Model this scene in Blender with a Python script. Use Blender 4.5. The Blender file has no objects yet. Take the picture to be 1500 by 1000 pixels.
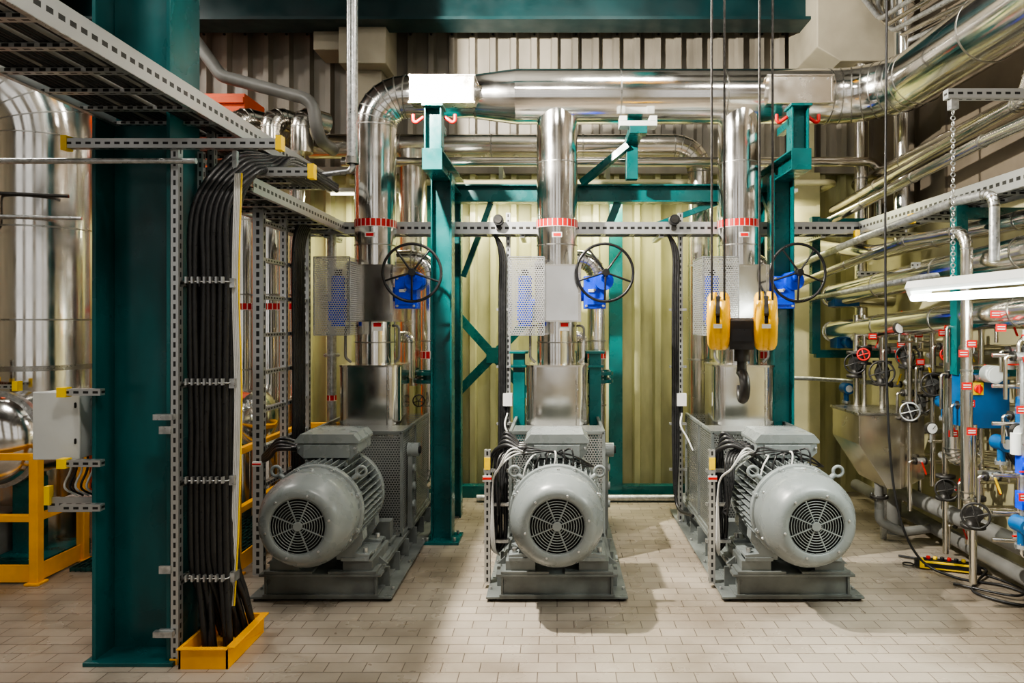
import bpy, math, random
from mathutils import Vector, Matrix
random.seed(7)
V=Vector
try: bpy.context.scene.view_settings.look='AgX - Medium High Contrast'
except Exception: pass
# ------------------------------------------------------------ materials
def newmat(name):
    m=bpy.data.materials.new(name); m.use_nodes=True
    nt=m.node_tree; nt.nodes.clear()
    o=nt.nodes.new('ShaderNodeOutputMaterial'); b=nt.nodes.new('ShaderNodeBsdfPrincipled')
    nt.links.new(b.outputs[0],o.inputs[0]); return m,nt,b,o
def mth(nt,op,a,b=None,c=None):
    n=nt.nodes.new('ShaderNodeMath'); n.operation=op
    for i,x in enumerate((a,b,c)):
        if x is None: continue
        if isinstance(x,(int,float)): n.inputs[i].default_value=x
        else: nt.links.new(x,n.inputs[i])
    return n.outputs[0]
def noise(nt,scale,detail=3,coord='Object',sc=None):
    t=nt.nodes.new('ShaderNodeTexCoord'); n=nt.nodes.new('ShaderNodeTexNoise')
    n.inputs['Scale'].default_value=scale; n.inputs['Detail'].default_value=detail
    if sc:
        mp=nt.nodes.new('ShaderNodeMapping'); mp.inputs['Scale'].default_value=sc
        nt.links.new(t.outputs[coord],mp.inputs[0]); nt.links.new(mp.outputs[0],n.inputs[0])
    else: nt.links.new(t.outputs[coord],n.inputs[0])
    return n.outputs['Fac']
def ramp(nt,fac,c0,c1,p0=0.35,p1=0.65):
    r=nt.nodes.new('ShaderNodeValToRGB'); e=r.color_ramp.elements
    e[0].position=p0; e[0].color=(*c0,1); e[1].position=p1; e[1].color=(*c1,1)
    nt.links.new(fac,r.inputs[0]); return r.outputs[0]
def mr(nt,fac,a,b):
    n=nt.nodes.new('ShaderNodeMapRange'); n.inputs[1].default_value=0.3; n.inputs[2].default_value=0.7
    n.inputs[3].default_value=a; n.inputs[4].default_value=b; nt.links.new(fac,n.inputs[0]); return n.outputs[0]
def paint(name,col,rough=0.45,metal=0.0,var=0.25,scale=6,bump=0.0,rv=0.1,sc=None):
    m,nt,b,o=newmat(name)
    f=noise(nt,scale,5,sc=sc)
    c0=tuple(x*(1-var) for x in col); c1=tuple(min(1,x*(1+var*0.6)) for x in col)
    nt.links.new(ramp(nt,f,c0,c1),b.inputs['Base Color'])
    b.inputs['Metallic'].default_value=metal
    nt.links.new(mr(nt,noise(nt,scale*2.3,3),max(0.02,rough-rv),rough+rv),b.inputs['Roughness'])
    if bump:
        bn=nt.nodes.new('ShaderNodeBump'); bn.inputs['Strength'].default_value=bump; bn.inputs['Distance'].default_value=0.02
        nt.links.new(noise(nt,scale*1.2,2),bn.inputs['Height']); nt.links.new(bn.outputs[0],b.inputs['Normal'])
    return m
M={}
M['clad']=paint('stainless_cladding',(0.84,0.82,0.78),0.16,1.0,0.07,2.5,0.07,0.05)
M['clad2']=paint('dull_cladding',(0.72,0.68,0.61),0.22,1.0,0.12,3,0.05,0.06)
M['seam']=paint('cladding_seam',(0.42,0.41,0.38),0.32,1.0,0.2,8)
M['galv']=paint('galvanised_steel',(0.53,0.54,0.54),0.36,0.85,0.25,30)
M['motor']=paint('motor_grey_paint',(0.205,0.228,0.228),0.30,0.0,0.10,5)
M['motord']=paint('motor_grey_dark',(0.06,0.07,0.07),0.5,0.0,0.2,9)
M['skid']=paint('skid_grey_paint',(0.155,0.17,0.165),0.36,0.0,0.4,4)
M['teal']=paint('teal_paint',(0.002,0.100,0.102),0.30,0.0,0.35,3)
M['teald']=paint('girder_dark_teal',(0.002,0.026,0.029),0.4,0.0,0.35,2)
M['tealp']=paint('column_teal_paint',(0.002,0.086,0.090),0.33,0.0,0.45,1.6,0.1,0.1,(2,2,.7))
M['blue']=paint('blue_paint',(0.002,0.05,0.72),0.32,0.0,0.15,8)
M['blued']=paint('cabinet_blue_paint',(0.004,0.09,0.26),0.4,0.0,0.15,8)
M['yellow']=paint('yellow_paint',(0.95,0.43,0.001),0.40,0.0,0.12,6)
M['yelh']=paint('hook_block_yellow_enamel',(0.98,0.53,0.001),0.32,0.0,0.08,6)
M['yel2']=paint('bright_yellow_plastic',(0.95,0.63,0.003),0.4,0.0,0.1,6)
M['orange']=paint('orange_red_paint',(0.80,0.11,0.02),0.45,0.0,0.25,2)
M['cable']=paint('black_cable_rubber',(0.018,0.018,0.019),0.36,0.0,0.3,20)
M['black']=paint('black_paint',(0.012,0.012,0.013),0.35,0.0,0.3,9)
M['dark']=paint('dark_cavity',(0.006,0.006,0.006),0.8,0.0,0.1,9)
M['white']=paint('white_plastic',(0.66,0.66,0.64),0.4,0.0,0.08,9)
M['cab']=paint('light_grey_enamel',(0.55,0.57,0.56),0.4,0.0,0.08,4)
M['red']=paint('red_plastic',(0.60,0.006,0.006),0.4,0.0,0.15,9)
M['rope']=paint('steel_wire_rope',(0.08,0.075,0.07),0.5,0.6,0.4,60)
M['iron']=paint('dark_cast_iron',(0.04,0.038,0.036),0.42,0.5,0.3,15)
M['conc']=paint('beige_concrete',(0.33,0.30,0.23),0.8,0.0,0.25,1.6,0.15)
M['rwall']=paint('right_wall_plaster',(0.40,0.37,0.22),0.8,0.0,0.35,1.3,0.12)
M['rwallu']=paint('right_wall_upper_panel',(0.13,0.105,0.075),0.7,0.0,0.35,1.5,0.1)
M['beige']=paint('beige_steel',(0.46,0.43,0.26),0.5,0.0,0.15,3)
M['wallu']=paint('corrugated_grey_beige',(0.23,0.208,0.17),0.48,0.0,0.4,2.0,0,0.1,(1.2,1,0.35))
M['walll']=paint('corrugated_yellow_lit',(0.48,0.47,0.27),0.42,0.0,0.38,2.2,0,0.1,(1.5,1,0.4))  # lower sheets: yellow lamplight on the wall put into the base colour
M['ceil']=paint('ceiling_deck',(0.10,0.10,0.095),0.8,0.0,0.2,2)
M['pipeg']=paint('grey_painted_pipe',(0.20,0.20,0.19),0.42,0.1,0.2,5)
M['gfloor']=paint('grate_green',(0.02,0.085,0.08),0.5,0.3,0.3,9)

# floor tiles
m,nt,b,o=newmat('floor_tiles')
tc=nt.nodes.new('ShaderNodeTexCoord'); br=nt.nodes.new('ShaderNodeTexBrick')
br.inputs['Scale'].default_value=1; br.inputs['Brick Width'].default_value=0.20; br.inputs['Row Height'].default_value=0.10
br.inputs['Mortar Size'].default_value=0.0026; br.inputs['Mortar Smooth'].default_value=0.2
br.inputs['Color1'].default_value=(0.40,0.35,0.29,1); br.inputs['Color2'].default_value=(0.335,0.293,0.242,1); br.inputs['Mortar'].default_value=(0.12,0.094,0.076,1)
nt.links.new(tc.outputs['Object'],br.inputs[0])
mx=nt.nodes.new('ShaderNodeMix'); mx.data_type='RGBA'; mx.blend_type='MULTIPLY'; mx.inputs[0].default_value=1
nt.links.new(br.outputs[0],mx.inputs[6]); nt.links.new(ramp(nt,noise(nt,0.9,10),(0.52,0.49,0.46),(1,1,1),0.36,0.58),mx.inputs[7])
nt.links.new(mx.outputs[2],b.inputs['Base Color']); nt.links.new(mr(nt,noise(nt,3,4),0.22,0.40),b.inputs['Roughness'])
bn=nt.nodes.new('ShaderNodeBump'); bn.inputs['Strength'].default_value=0.3; bn.inputs['Distance'].default_value=0.003; bn.invert=True
nt.links.new(br.outputs['Fac'],bn.inputs['Height']); nt.links.new(bn.outputs[0],b.inputs['Normal'])
M['floor']=m
def perf(name,pitch,rad,col):
    m,nt,b,o=newmat(name)
    tc=nt.nodes.new('ShaderNodeTexCoord'); sp=nt.nodes.new('ShaderNodeSeparateXYZ'); nt.links.new(tc.outputs['UV'],sp.inputs[0])
    v=mth(nt,'DIVIDE',sp.outputs[1],pitch*0.87); row=mth(nt,'FLOOR',v); off=mth(nt,'MULTIPLY',mth(nt,'FLOORED_MODULO',row,2.0),0.5)
    u=mth(nt,'ADD',mth(nt,'DIVIDE',sp.outputs[0],pitch),off)
    fu=mth(nt,'SUBTRACT',mth(nt,'FRACT',u),0.5); fv=mth(nt,'SUBTRACT',mth(nt,'FRACT',v),0.5)
    d=mth(nt,'SQRT',mth(nt,'ADD',mth(nt,'MULTIPLY',fu,fu),mth(nt,'MULTIPLY',fv,fv)))
    hole=mth(nt,'LESS_THAN',d,rad)
    b.inputs['Base Color'].default_value=(*col,1); b.inputs['Metallic'].default_value=0.7; b.inputs['Roughness'].default_value=0.4
    tr=nt.nodes.new('ShaderNodeBsdfTransparent'); ms=nt.nodes.new('ShaderNodeMixShader')
    nt.links.new(hole,ms.inputs[0]); nt.links.new(b.outputs[0],ms.inputs[1]); nt.links.new(tr.outputs[0],ms.inputs[2]); nt.links.new(ms.outputs[0],o.inputs[0])
    return m
M['perf']=perf('perforated_guard_sheet',0.019,0.37,(0.52,0.52,0.51))
M['perfg']=perf('perforated_grey_sheet',0.020,0.34,(0.36,0.37,0.365))
def slots(name,pitch,ln,wd):
    m,nt,b,o=newmat(name)
    tc=nt.nodes.new('ShaderNodeTexCoord'); sp=nt.nodes.new('ShaderNodeSeparateXYZ'); nt.links.new(tc.outputs['UV'],sp.inputs[0])
    fu=mth(nt,'ABSOLUTE',mth(nt,'SUBTRACT',mth(nt,'FRACT',mth(nt,'DIVIDE',sp.outputs[0],pitch)),0.5))
    a=mth(nt,'LESS_THAN',fu,ln/pitch/2); c=mth(nt,'LESS_THAN',mth(nt,'ABSOLUTE',sp.outputs[1]),wd/2)
    h=mth(nt,'MULTIPLY',a,c)
    col=ramp(nt,h,(0.50,0.51,0.51),(0.012,0.012,0.012),0.4,0.6)
    nt.links.new(col,b.inputs['Base Color']); b.inputs['Roughness'].default_value=0.36
    nt.links.new(mth(nt,'MULTIPLY',mth(nt,'SUBTRACT',1.0,h),0.8),b.inputs['Metallic']); return m
M['slot']=slots('slotted_galvanised_strut',0.05,0.028,0.013)
M['tray']=slots('slotted_tray_rail',0.06,0.036,0.022)
m,nt,b,o=newmat('red_label_tape')
tc=nt.nodes.new('ShaderNodeTexCoord'); br=nt.nodes.new('ShaderNodeTexBrick'); nt.links.new(tc.outputs['UV'],br.inputs[0])
br.inputs['Scale'].default_value=1; br.inputs['Brick Width'].default_value=0.042; br.inputs['Row Height'].default_value=0.07; br.offset=0
br.inputs['Color1'].default_value=(0.42,0.006,0.006,1); br.inputs['Color2'].default_value=(0.50,0.01,0.01,1); br.inputs['Mortar'].default_value=(0.62,0.5,0.48,1); br.inputs['Mortar Size'].default_value=0.0045
nt.links.new(br.outputs[0],b.inputs['Base Color']); b.inputs['Roughness'].default_value=0.4; M['label']=m
def emis(name,col,s):
    m,nt,b,o=newmat(name); b.inputs['Base Color'].default_value=(*col,1); b.inputs['Emission Color'].default_value=(*col,1); b.inputs['Emission Strength'].default_value=s; return m
M['tube']=emis('fluorescent_tube_glow',(0.92,1.0,0.95),18)
M['tubew']=emis('warm_tube_glow',(1.0,0.94,0.7),5)
M['lampg']=emis('lamp_diffuser_glow',(1,0.97,0.9),16)

# ------------------------------------------------------------ mesh builder
def perp(d):
    d=d.normalized(); u=V((0,0,1)) if abs(d.z)<0.9 else V((1,0,0))
    a=d.cross(u).normalized(); return a,d.cross(a).normalized()
class MB:
    def __init__(s,name): s.name=name; s.v=[];s.f=[];s.m=[];s.s=[];s.uv=[];s.mats=[]
    def mi(s,k):
        if k not in s.mats: s.mats.append(k)
        return s.mats.index(k)
    def add(s,vs,fs,mat,smooth=False,uvs=None):
        o=len(s.v); s.v+= [tuple(x) for x in vs]; k=s.mi(mat)
        for i,f in enumerate(fs):
            s.f.append([o+j for j in f]); s.m.append(k); s.s.append(smooth)
            s.uv.append(uvs[i] if uvs else [(0,0)]*len(f))
    def obox(s,c,a,b,cc,mat):
        c=V(c);a=V(a);b=V(b);cc=V(cc)
        if a.cross(b).dot(cc)<0: a=-a
        for n,p,q in ((a,b,cc),(b,cc,a),(cc,a,b)):
            for sg in (1,-1):
                pp=p*sg
                vs=[c+n*sg-pp-q,c+n*sg+pp-q,c+n*sg+pp+q,c+n*sg-pp+q]
                lp,lq=p.length,q.length
                if lp>=lq: uv=[(0,-lq),(2*lp,-lq),(2*lp,lq),(0,lq)]
                else: uv=[(0,-lp),(0,lp),(2*lq,lp),(2*lq,-lp)]
                s.add(vs,[[0,1,2,3]],mat,False,[uv])
    def box(s,x0,x1,y0,y1,z0,z1,mat):
        s.obox(((x0+x1)/2,(y0+y1)/2,(z0+z1)/2),((x1-x0)/2,0,0),(0,(y1-y0)/2,0),(0,0,(z1-z0)/2),mat)
    def bar(s,p0,p1,w,h,mat,up=(0,0,1)):
        p0=V(p0);p1=V(p1);d=p1-p0;u=V(up)
        if abs(d.normalized().dot(u))>0.98: u=V((0,1,0))
        a=d.cross(u).normalized(); b=a.cross(d).normalized()
        s.obox((p0+p1)/2,d/2,a*w/2,b*h/2,mat)
    def ibeam(s,p0,p1,w,h,mat,up=(0,0,1),tf=0.012,tw=0.01):
        p0=V(p0);p1=V(p1);d=p1-p0;u=V(up)
        a=d.cross(u).normalized(); b=a.cross(d).normalized(); c=(p0+p1)/2
        s.obox(c,d/2,a*tw/2,b*(h/2-tf),mat)
        for g in (1,-1): s.obox(c+b*g*(h/2-tf/2),d/2,a*w/2,b*tf/2,mat)
    def sweep(s,P,R,mat,n=16,caps=True,smooth=True,u0=None):
        P=[V(p) for p in P]; N=len(P)
        if not hasattr(R,'__len__'): R=[R]*N
        T=[]
        for i in range(N):
            t=(P[min(i+1,N-1)]-P[max(i-1,0)]); T.append(t.normalized())
        a,b=perp(T[0]) 
        if u0: a=V(u0); b=T[0].cross(a)
        vs=[];L=0;Ls=[]
        for i in range(N):
            if i: 
                L+=(P[i]-P[i-1]).length
                a=(a-T[i]*a.dot(T[i])).normalized(); b=T[i].cross(a).normalized()
            Ls.append(L)
            for j in range(n):
                t=2*math.pi*j/n; vs.append(P[i]+(a*math.cos(t)+b*math.sin(t))*R[i])
        fs=[];uvs=[]
        for i in range(N-1):
            for j in range(n):
                k=(j+1)%n; fs.append([i*n+j,i*n+k,(i+1)*n+k,(i+1)*n+j])
                r=max(R[i],R[i+1]); A=2*math.pi*r/n
                uvs.append([(j*A,Ls[i]),((j+1)*A,Ls[i]),((j+1)*A,Ls[i+1]),(j*A,Ls[i+1])])
        s.add(vs,fs,mat,smooth,uvs)
        if caps:
            s.add(vs[:n],[list(range(n))[::-1]],mat); s.add(vs[-n:],[list(range(n))],mat)
    def cyl(s,p0,p1,r,mat,n=20,r1=None,caps=True): s.sweep([p0,p1],[r,r if r1 is None else r1],mat,n,caps)
    def tube(s,pts,r,mat,bend=0.1,n=14,seg=7): s.sweep(fillet(pts,bend,seg)[0],r,mat,n)
    def clad(s,pts,r,mat='clad',bend=0.3,n=36,seg=6,pitch=0.95,seam='seam'):
        P,arc=fillet(pts,bend,seg); s.sweep(P,r,mat,n)
        for i in range(len(P)):
            t=(P[min(i+1,len(P)-1)]-P[max(i-1,0)]).normalized()
            if arc[i]: s.cyl(P[i]-t*0.005,P[i]+t*0.005,r+0.003,seam,n,caps=True)
            if i:
                L=(P[i]-P[i-1]).length
                if L>pitch*0.9:
                    k=int(round(L/pitch)); dd=(P[i]-P[i-1]).normalized()
                    for q in range(1,k):
                        c=P[i-1]+dd*(L*q/k); s.cyl(c-dd*0.007,c+dd*0.007,r+0.003,seam,n)
    def torus(s,c,ax,R,r,mat,n=32,k=8):
        c=V(c); a,b=perp(V(ax)); ax=V(ax).normalized(); vs=[];fs=[]
        for i in range(n):
            t=2*math.pi*i/n; d=a*math.cos(t)+b*math.sin(t)
            for j in range(k):
                q=2*math.pi*j/k; vs.append(c+d*(R+r*math.cos(q))+ax*r*math.sin(q))
        for i in range(n):
            for j in range(k):
                fs.append([i*k+j,((i+1)%n)*k+j,((i+1)%n)*k+(j+1)%k,i*k+(j+1)%k])
        s.add(vs,fs,mat,True)
    def lathe(s,c,ax,prof,mat,n=40,smooth=True):
        c=V(c); ax=V(ax).normalized(); a,b=perp(ax); vs=[];fs=[]
        for r,h in prof:
            for j in range(n):
                t=2*math.pi*j/n; vs.append(c+ax*h+(a*math.cos(t)+b*math.sin(t))*max(r,1e-4))
        for i in range(len(prof)-1):
            for j in range(n):
                k=(j+1)%n; fs.append([i*n+j,i*n+k,(i+1)*n+k,(i+1)*n+j])
        s.add(vs,fs,mat,smooth)
    def prism(s,poly,axis,t0,t1,mat,smooth=False):
        def mk(p,t):
            return {'y':(p[0],t,p[1]),'z':(p[0],p[1],t),'x':(t,p[0],p[1])}[axis]
        n=len(poly); vs=[mk(p,t0) for p in poly]+[mk(p,t1) for p in poly]
        s.add(vs,[[i,(i+1)%n,n+(i+1)%n,n+i] for i in range(n)],mat,smooth)
        s.add([mk(p,t0) for p in poly],[list(range(n))[::-1]],mat); s.add([mk(p,t1) for p in poly],[list(range(n))],mat)
    def wheel(s,c,ax,R,mat,r=0.012,sp=5,dish=0.03):
        c=V(c);ax=V(ax).normalized(); s.torus(c,ax,R,r,mat,40,8); a,b=perp(ax)
        for i in range(sp):
            t=2*math.pi*i/sp+0.3; d=a*math.cos(t)+b*math.sin(t)
            s.sweep([c+ax*dish,c+ax*dish*0.6+d*R*0.5,c+d*R],r*0.7,mat,8)
        s.cyl(c+ax*(dish+0.025),c-ax*0.01,R*0.13,mat,14)
    def flange(s,c,ax,r,th,mat,bolts=8,bm='galv'):
        c=V(c);ax=V(ax).normalized(); s.cyl(c-ax*th/2,c+ax*th/2,r,mat,28); a,b=perp(ax)
        for i in range(bolts):
            t=2*math.pi*(i+.5)/bolts; d=(a*math.cos(t)+b*math.sin(t))*r*0.82
            s.cyl(c+d-ax*(th/2+0.01),c+d+ax*(th/2+0.01),r*0.08,bm,6)
    def build(s,loc=(0,0,0),bevel=0,mesh=None):
        if mesh is None:
            mesh=bpy.data.meshes.new(s.name+'_mesh'); mesh.from_pydata(s.v,[],s.f)
            for k in s.mats: mesh.materials.append(M[k])
            mesh.polygons.foreach_set('material_index',s.m); mesh.polygons.foreach_set('use_smooth',s.s)
            uvl=mesh.uv_layers.new(name='UVMap'); flat=[]
            for f in s.uv:
                for u in f: flat+= [u[0],u[1]]
            uvl.data.foreach_set('uv',flat); mesh.update()
        o=bpy.data.objects.new(s.name,mesh); o.location=loc; bpy.context.scene.collection.objects.link(o)
        if bevel:
            import bmesh
            if not mesh.get('w'):
                bm=bmesh.new(); bm.from_mesh(mesh); bmesh.ops.remove_doubles(bm,verts=bm.verts,dist=1e-5)
                bm.to_mesh(mesh); bm.free(); mesh['w']=1
            md=o.modifiers.new('bevel','BEVEL'); md.width=bevel; md.segments=2; md.limit_method='ANGLE'; md.angle_limit=math.radians(50)
        return o
def fillet(pts,R,seg=7):
    pts=[V(p) for p in pts]; out=[pts[0]]; arc=[False]
    for i in range(1,len(pts)-1):
        p0,p,p1=pts[i-1],pts[i],pts[i+1]; d1=(p-p0).normalized(); d2=(p1-p).normalized()
        th=d1.angle(d2)
        if th<0.02: out.append(p); arc.append(False); continue
        t=min(R*math.tan(th/2),(p-p0).length*0.49,(p1-p).length*0.49); r=t/math.tan(th/2)
        st=p-d1*t; ax=d1.cross(d2).normalized(); ctr=st+ax.cross(d1).normalized()*r
        for k in range(seg+1):
            out.append(ctr+Matrix.Rotation(th*k/seg,3,ax)@(st-ctr)); arc.append(True)
    out.append(pts[-1]); arc.append(False); return out,arc
def spline(pts,k=8):
    P=[V(p) for p in pts]; P=[P[0]*2-P[1]]+P+[P[-1]*2-P[-2]]; out=[]
    for i in range(1,len(P)-2):
        a,b,c,d=P[i-1:i+3]
        for q in range(k):
            t=q/k; out.append(0.5*((2*b)+(c-a)*t+(2*a-5*b+4*c-d)*t*t+(3*b-a-3*c+d)*t**3))
    out.append(P[-2]); return out

# ------------------------------------------------------------ room
RX=3.2; BY=7.2; CH=6.0; LX=-7.5; FY=-3.0
o=MB('floor'); o.box(LX,RX,FY,BY+.1,-0.1,0,'floor'); o.build()
o=MB('ceiling'); o.box(LX,RX,FY,BY+.1,CH,CH+.1,'ceil')
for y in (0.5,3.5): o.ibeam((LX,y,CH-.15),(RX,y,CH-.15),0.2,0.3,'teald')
o.build()
o=MB('wall_right'); o.box(RX,RX+.1,FY,BY+.1,0,CH,'rwall'); o.build()
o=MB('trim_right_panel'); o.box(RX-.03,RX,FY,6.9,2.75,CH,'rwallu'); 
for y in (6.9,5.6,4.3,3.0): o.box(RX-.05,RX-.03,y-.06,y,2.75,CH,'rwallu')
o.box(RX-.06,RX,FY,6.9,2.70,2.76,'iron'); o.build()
o=MB('wall_left'); o.box(LX-.1,LX,FY,BY+.1,0,CH,'conc'); o.build()
ADDED_WIN=[(-6.9,-4.9),(-4.1,-2.1),(-1.1,.9),(1.5,2.9)]  # unseen front wall and windows, added for fill light and metal reflections
o=MB('added_wall_front'); xs=[LX]+[v for w_ in ADDED_WIN for v in w_]+[RX]
for i in range(0,len(xs),2): o.box(xs[i],xs[i+1],FY-.2,FY,0,CH,'conc')
for a_,b_ in ADDED_WIN: o.box(a_,b_,FY-.2,FY,0,.7,'conc'); o.box(a_,b_,FY-.2,FY,5.2,CH,'conc')
o.build()
for i,(a_,b_) in enumerate(ADDED_WIN):
    o=MB('added_window_%d'%(i+1))
    for x in (a_+.03,(a_+b_)/2,b_-.03): o.box(x-.03,x+.03,FY-.13,FY-.07,.7,5.2,'iron')
    for z in (.73,2.2,3.7,5.17): o.box(a_,b_,FY-.13,FY-.07,z-.03,z+.03,'iron')
    o.build()
def corr(name,x0,x1,z0,z1,mat,yb,dp):
    o=MB(name); per=0.215; x=x0; pr=[]
    while x<x1:
        pr+=[(x,yb),(x+0.12,yb),(x+0.14,yb-dp),(x+0.195,yb-dp)]; x+=per
    pr.append((min(x,x1+.1),yb)); pr=[(min(a,x1),b) for a,b in pr]
    for i in range(len(pr)-1):
        a,b=pr[i],pr[i+1]
        if abs(a[0]-b[0])<1e-5: continue
        o.add([(a[0],a[1],z0),(b[0],b[1],z0),(b[0],b[1],z1),(a[0],a[1],z1)],[[0,1,2,3]],mat)
    o.box(x0,x1,yb+0.001,yb+0.08,z0,z1,mat)
    return o
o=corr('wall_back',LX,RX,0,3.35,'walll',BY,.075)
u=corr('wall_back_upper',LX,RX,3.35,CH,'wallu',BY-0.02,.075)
x=LX+0.17
while x<RX-.1:
    for z in (4.78,3.95): u.cyl((x,BY-0.108,z),(x,BY-0.09,z),0.012,'iron',8)
    x+=0.215
u.box(LX,RX,BY-0.11,BY-0.02,3.33,3.40,'wallu')
u.build(); o.build()

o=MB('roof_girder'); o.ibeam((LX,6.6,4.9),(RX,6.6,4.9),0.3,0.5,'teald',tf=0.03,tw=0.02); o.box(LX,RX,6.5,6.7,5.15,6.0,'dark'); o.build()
o=MB('concrete_corbel'); o.box(-2.40,-1.98,6.72,7.08,4.47,4.95,'conc'); o.box(-2.12,-1.66,6.62,7.08,4.30,4.80,'conc'); o.box(-2.1,-1.75,6.8,7.08,3.4,4.3,'conc'); o.build(bevel=0.008)
o=MB('concrete_corbel'); o.prism([(2.40,4.33),(2.62,4.20),(3.14,4.20),(3.14,5.6),(2.40,5.6)],'y',6.3,7.08,'conc'); o.build(bevel=0.01)
o=MB('beige_pilaster'); o.box(2.40,2.62,6.95,7.08,0,4.2,'beige'); o.box(2.36,2.66,6.90,6.95,0,3.3,'beige'); o.build(bevel=0.004)

# ------------------------------------------------------------ electric motor
def motor():
    o=MB('electric_motor'); C=V((0,0,0.6)); Y=V((0,1,0))
    o.lathe(C,Y,[(0.163,4.0),(0.165,3.982),(0.175,3.976),(0.205,3.978),(0.222,3.987),(0.245,4.02),(0.268,4.075),(0.281,4.10),(0.284,4.12),(0.284,4.27),(0.275,4.27)],'motor',64)
    o.cyl((0,4.03,.6),(0,4.04,.6),0.17,'dark',40)
    for k in range(9): o.torus((0,3.988,.6),Y,0.038+0.0155*k,0.0028,'motor',48,5)
    o.cyl((0,3.98,.6),(0,3.995,.6),0.028,'motor',24)
    for k in range(8):
        t=math.pi*2*k/8+0.39; d=V((math.cos(t),0,math.sin(t)))
        o.bar(C+Y*3.99+d*0.02,C+Y*3.99+d*0.168,0.008,0.007,'motor',up=(0,1,0))
    for k in range(6):
        t=math.pi*2*k/6+0.2; o.cyl(C+V((math.cos(t)*.19,3.968,math.sin(t)*.19)),C+V((math.cos(t)*.19,3.98,math.sin(t)*.19)),0.007,'galv',8)
        t+=.3; d=V((math.cos(t),0,math.sin(t))); o.cyl(C+Y*4.2+d*.27,C+Y*4.2+d*.292,0.009,'galv',8)
    o.lathe(C,Y,[(0.24,4.27),(0.297,4.275),(0.30,4.29),(0.30,4.315),(0.24,4.32)],'motor',64)
    o.cyl((0,4.3,.6),(0,4.8,.6),0.238,'motord',48)
    for k in range(46):
        t=math.pi*2*(k+.5)/46; d=V((math.cos(t),0,math.sin(t))); s=V((-math.sin(t),0,math.cos(t)))
        o.obox(C+Y*4.545+d*0.267,Y*0.225,d*0.035,s*0.003,'motor')
    o.lathe(C,Y,[(0.24,4.765),(0.298,4.77),(0.30,4.785),(0.30,4.82),(0.27,4.84),(0.17,4.88),(0.15,4.92),(0.04,4.925),(0.04,5.12)],'motor',48)
    for k in range(8):
        t=math.pi*2*(k+.5)/8; d=V((math.cos(t),0,math.sin(t)))
        o.cyl(C+Y*4.255+d*.285,C+Y*4.335+d*.285,0.016,'motor',10); o.cyl(C+Y*4.245+d*.285,C+Y*4.256+d*.285,0.010,'galv',6)
    for sx in (-1,1):
        for y in (4.42,4.72):
            o.prism([(sx*.10,.37),(sx*.17,.38),(sx*.27,.46),(sx*.275,.40),(sx*.22,.31),(sx*.31,.30),(sx*.31,.27),(sx*.10,.27)],'y',y-.045,y+.045,'motor')
            o.cyl((sx*.275,y,.30),(sx*.275,y,.335),0.017,'galv',6)
        o.box(min(sx*.13,sx*.31),max(sx*.13,sx*.31),4.37,4.80,.262,.285,'motor')
    for sx in (-1,1):
        d=V((sx*.74,0,.67)).normalized(); c=C+Y*4.34
        o.cyl(c+d*.27,c+d*.335,0.017,'motor',12); o.torus(c+d*.365,V((d.z,0,-d.x)).cross(d),0.031,0.0105,'motor',24,8)
    o.box(-.13,.13,4.50,4.80,.84,.90,'motor')
    o.prism([(-.15,.885),(.15,.885),(.185,.92),(.20,.93),(.20,1.0),(-.20,1.0),(-.20,.93),(-.185,.92)],'y',4.50,4.82,'motor')
    o.prism([(-.212,.995),(.212,.995),(.212,1.012),(.175,1.055),(-.175,1.055),(-.212,1.012)],'y',4.488,4.832,'motor')
    o.box(-.15,.15,4.478,4.50,.90,.985,'motor')
    for sx in (-1,1): o.cyl((sx*.185,4.475,.965),(sx*.185,4.50,.965),.008,'galv',8)
    for k in range(3): o.cyl((-.2,4.57+.08*k,.95),(-.26,4.57+.08*k,.945),0.022,'black',12)
    o.box(-.04,.04,4.262,4.266,.86,.885,'galv')
    return o
mo=motor(); a=mo.build((0,0,0),bevel=0.0015)
for x in (-1.515,1.515): mo.build((x,0,0),mesh=a.data,bevel=0.0015)

def skid():
    o=MB('pump_base_skid')
    for p in ((-.42,4.42),(.42,4.42),(-.42,6.3),(.42,6.3),(-.42,5.3),(.42,5.3)): o.cyl((p[0],p[1],0),(p[0],p[1],.03),0.03,'iron',10)
    o.box(-.455,.455,4.37,6.42,.02,.034,'skid')
    for sx in (-1,1):
        o.ibeam((sx*.32,4.40,.10),(sx*.32,6.4,.10),0.10,.14,'skid',tf=.014)
        for k in range(7): o.box(*sorted((sx*.30,sx*.40)),4.55+k*.29,4.562+k*.29,.034,.165,'skid')
        for y in (4.5,5.0,5.5,6.0): o.cyl((sx*.435,y,.034),(sx*.435,y,.05),.010,'galv',6)
    o.box(-.345,.345,4.385,4.40,.034,.168,'skid'); o.box(-.36,-.345,4.37,4.40,.034,.17,'skid'); o.box(.345,.36,4.37,4.40,.034,.17,'skid')
    o.box(-.39,.39,4.36,4.45,.165,.182,'skid'); o.box(-.37,.37,4.365,4.40,.034,.05,'skid')
    o.box(-.37,.37,4.37,6.42,.17,.184,'skid')
    for sx in (-1,1):
        o.box(*sorted((sx*.14,sx*.33)),4.38,4.80,.184,.262,'skid'); o.box(*sorted((sx*.05,sx*.36)),4.36,4.83,.184,.20,'skid')
        o.prism([(sx*.34,.2),(sx*.40,.2),(sx*.34,.25)],'y',4.5,4.52,'skid')
        o.bar((sx*.25,5.02,.184),(sx*.25,5.02,.34),.10,.10,'skid'); o.box(*sorted((sx*.18,sx*.32)),4.9,5.08,.184,.21,'skid')
    return o
sk=skid(); a=sk.build(bevel=0.002)
for x in (-1.515,1.515): sk.build((x,0,0),mesh=a.data,bevel=0.002)

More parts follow.
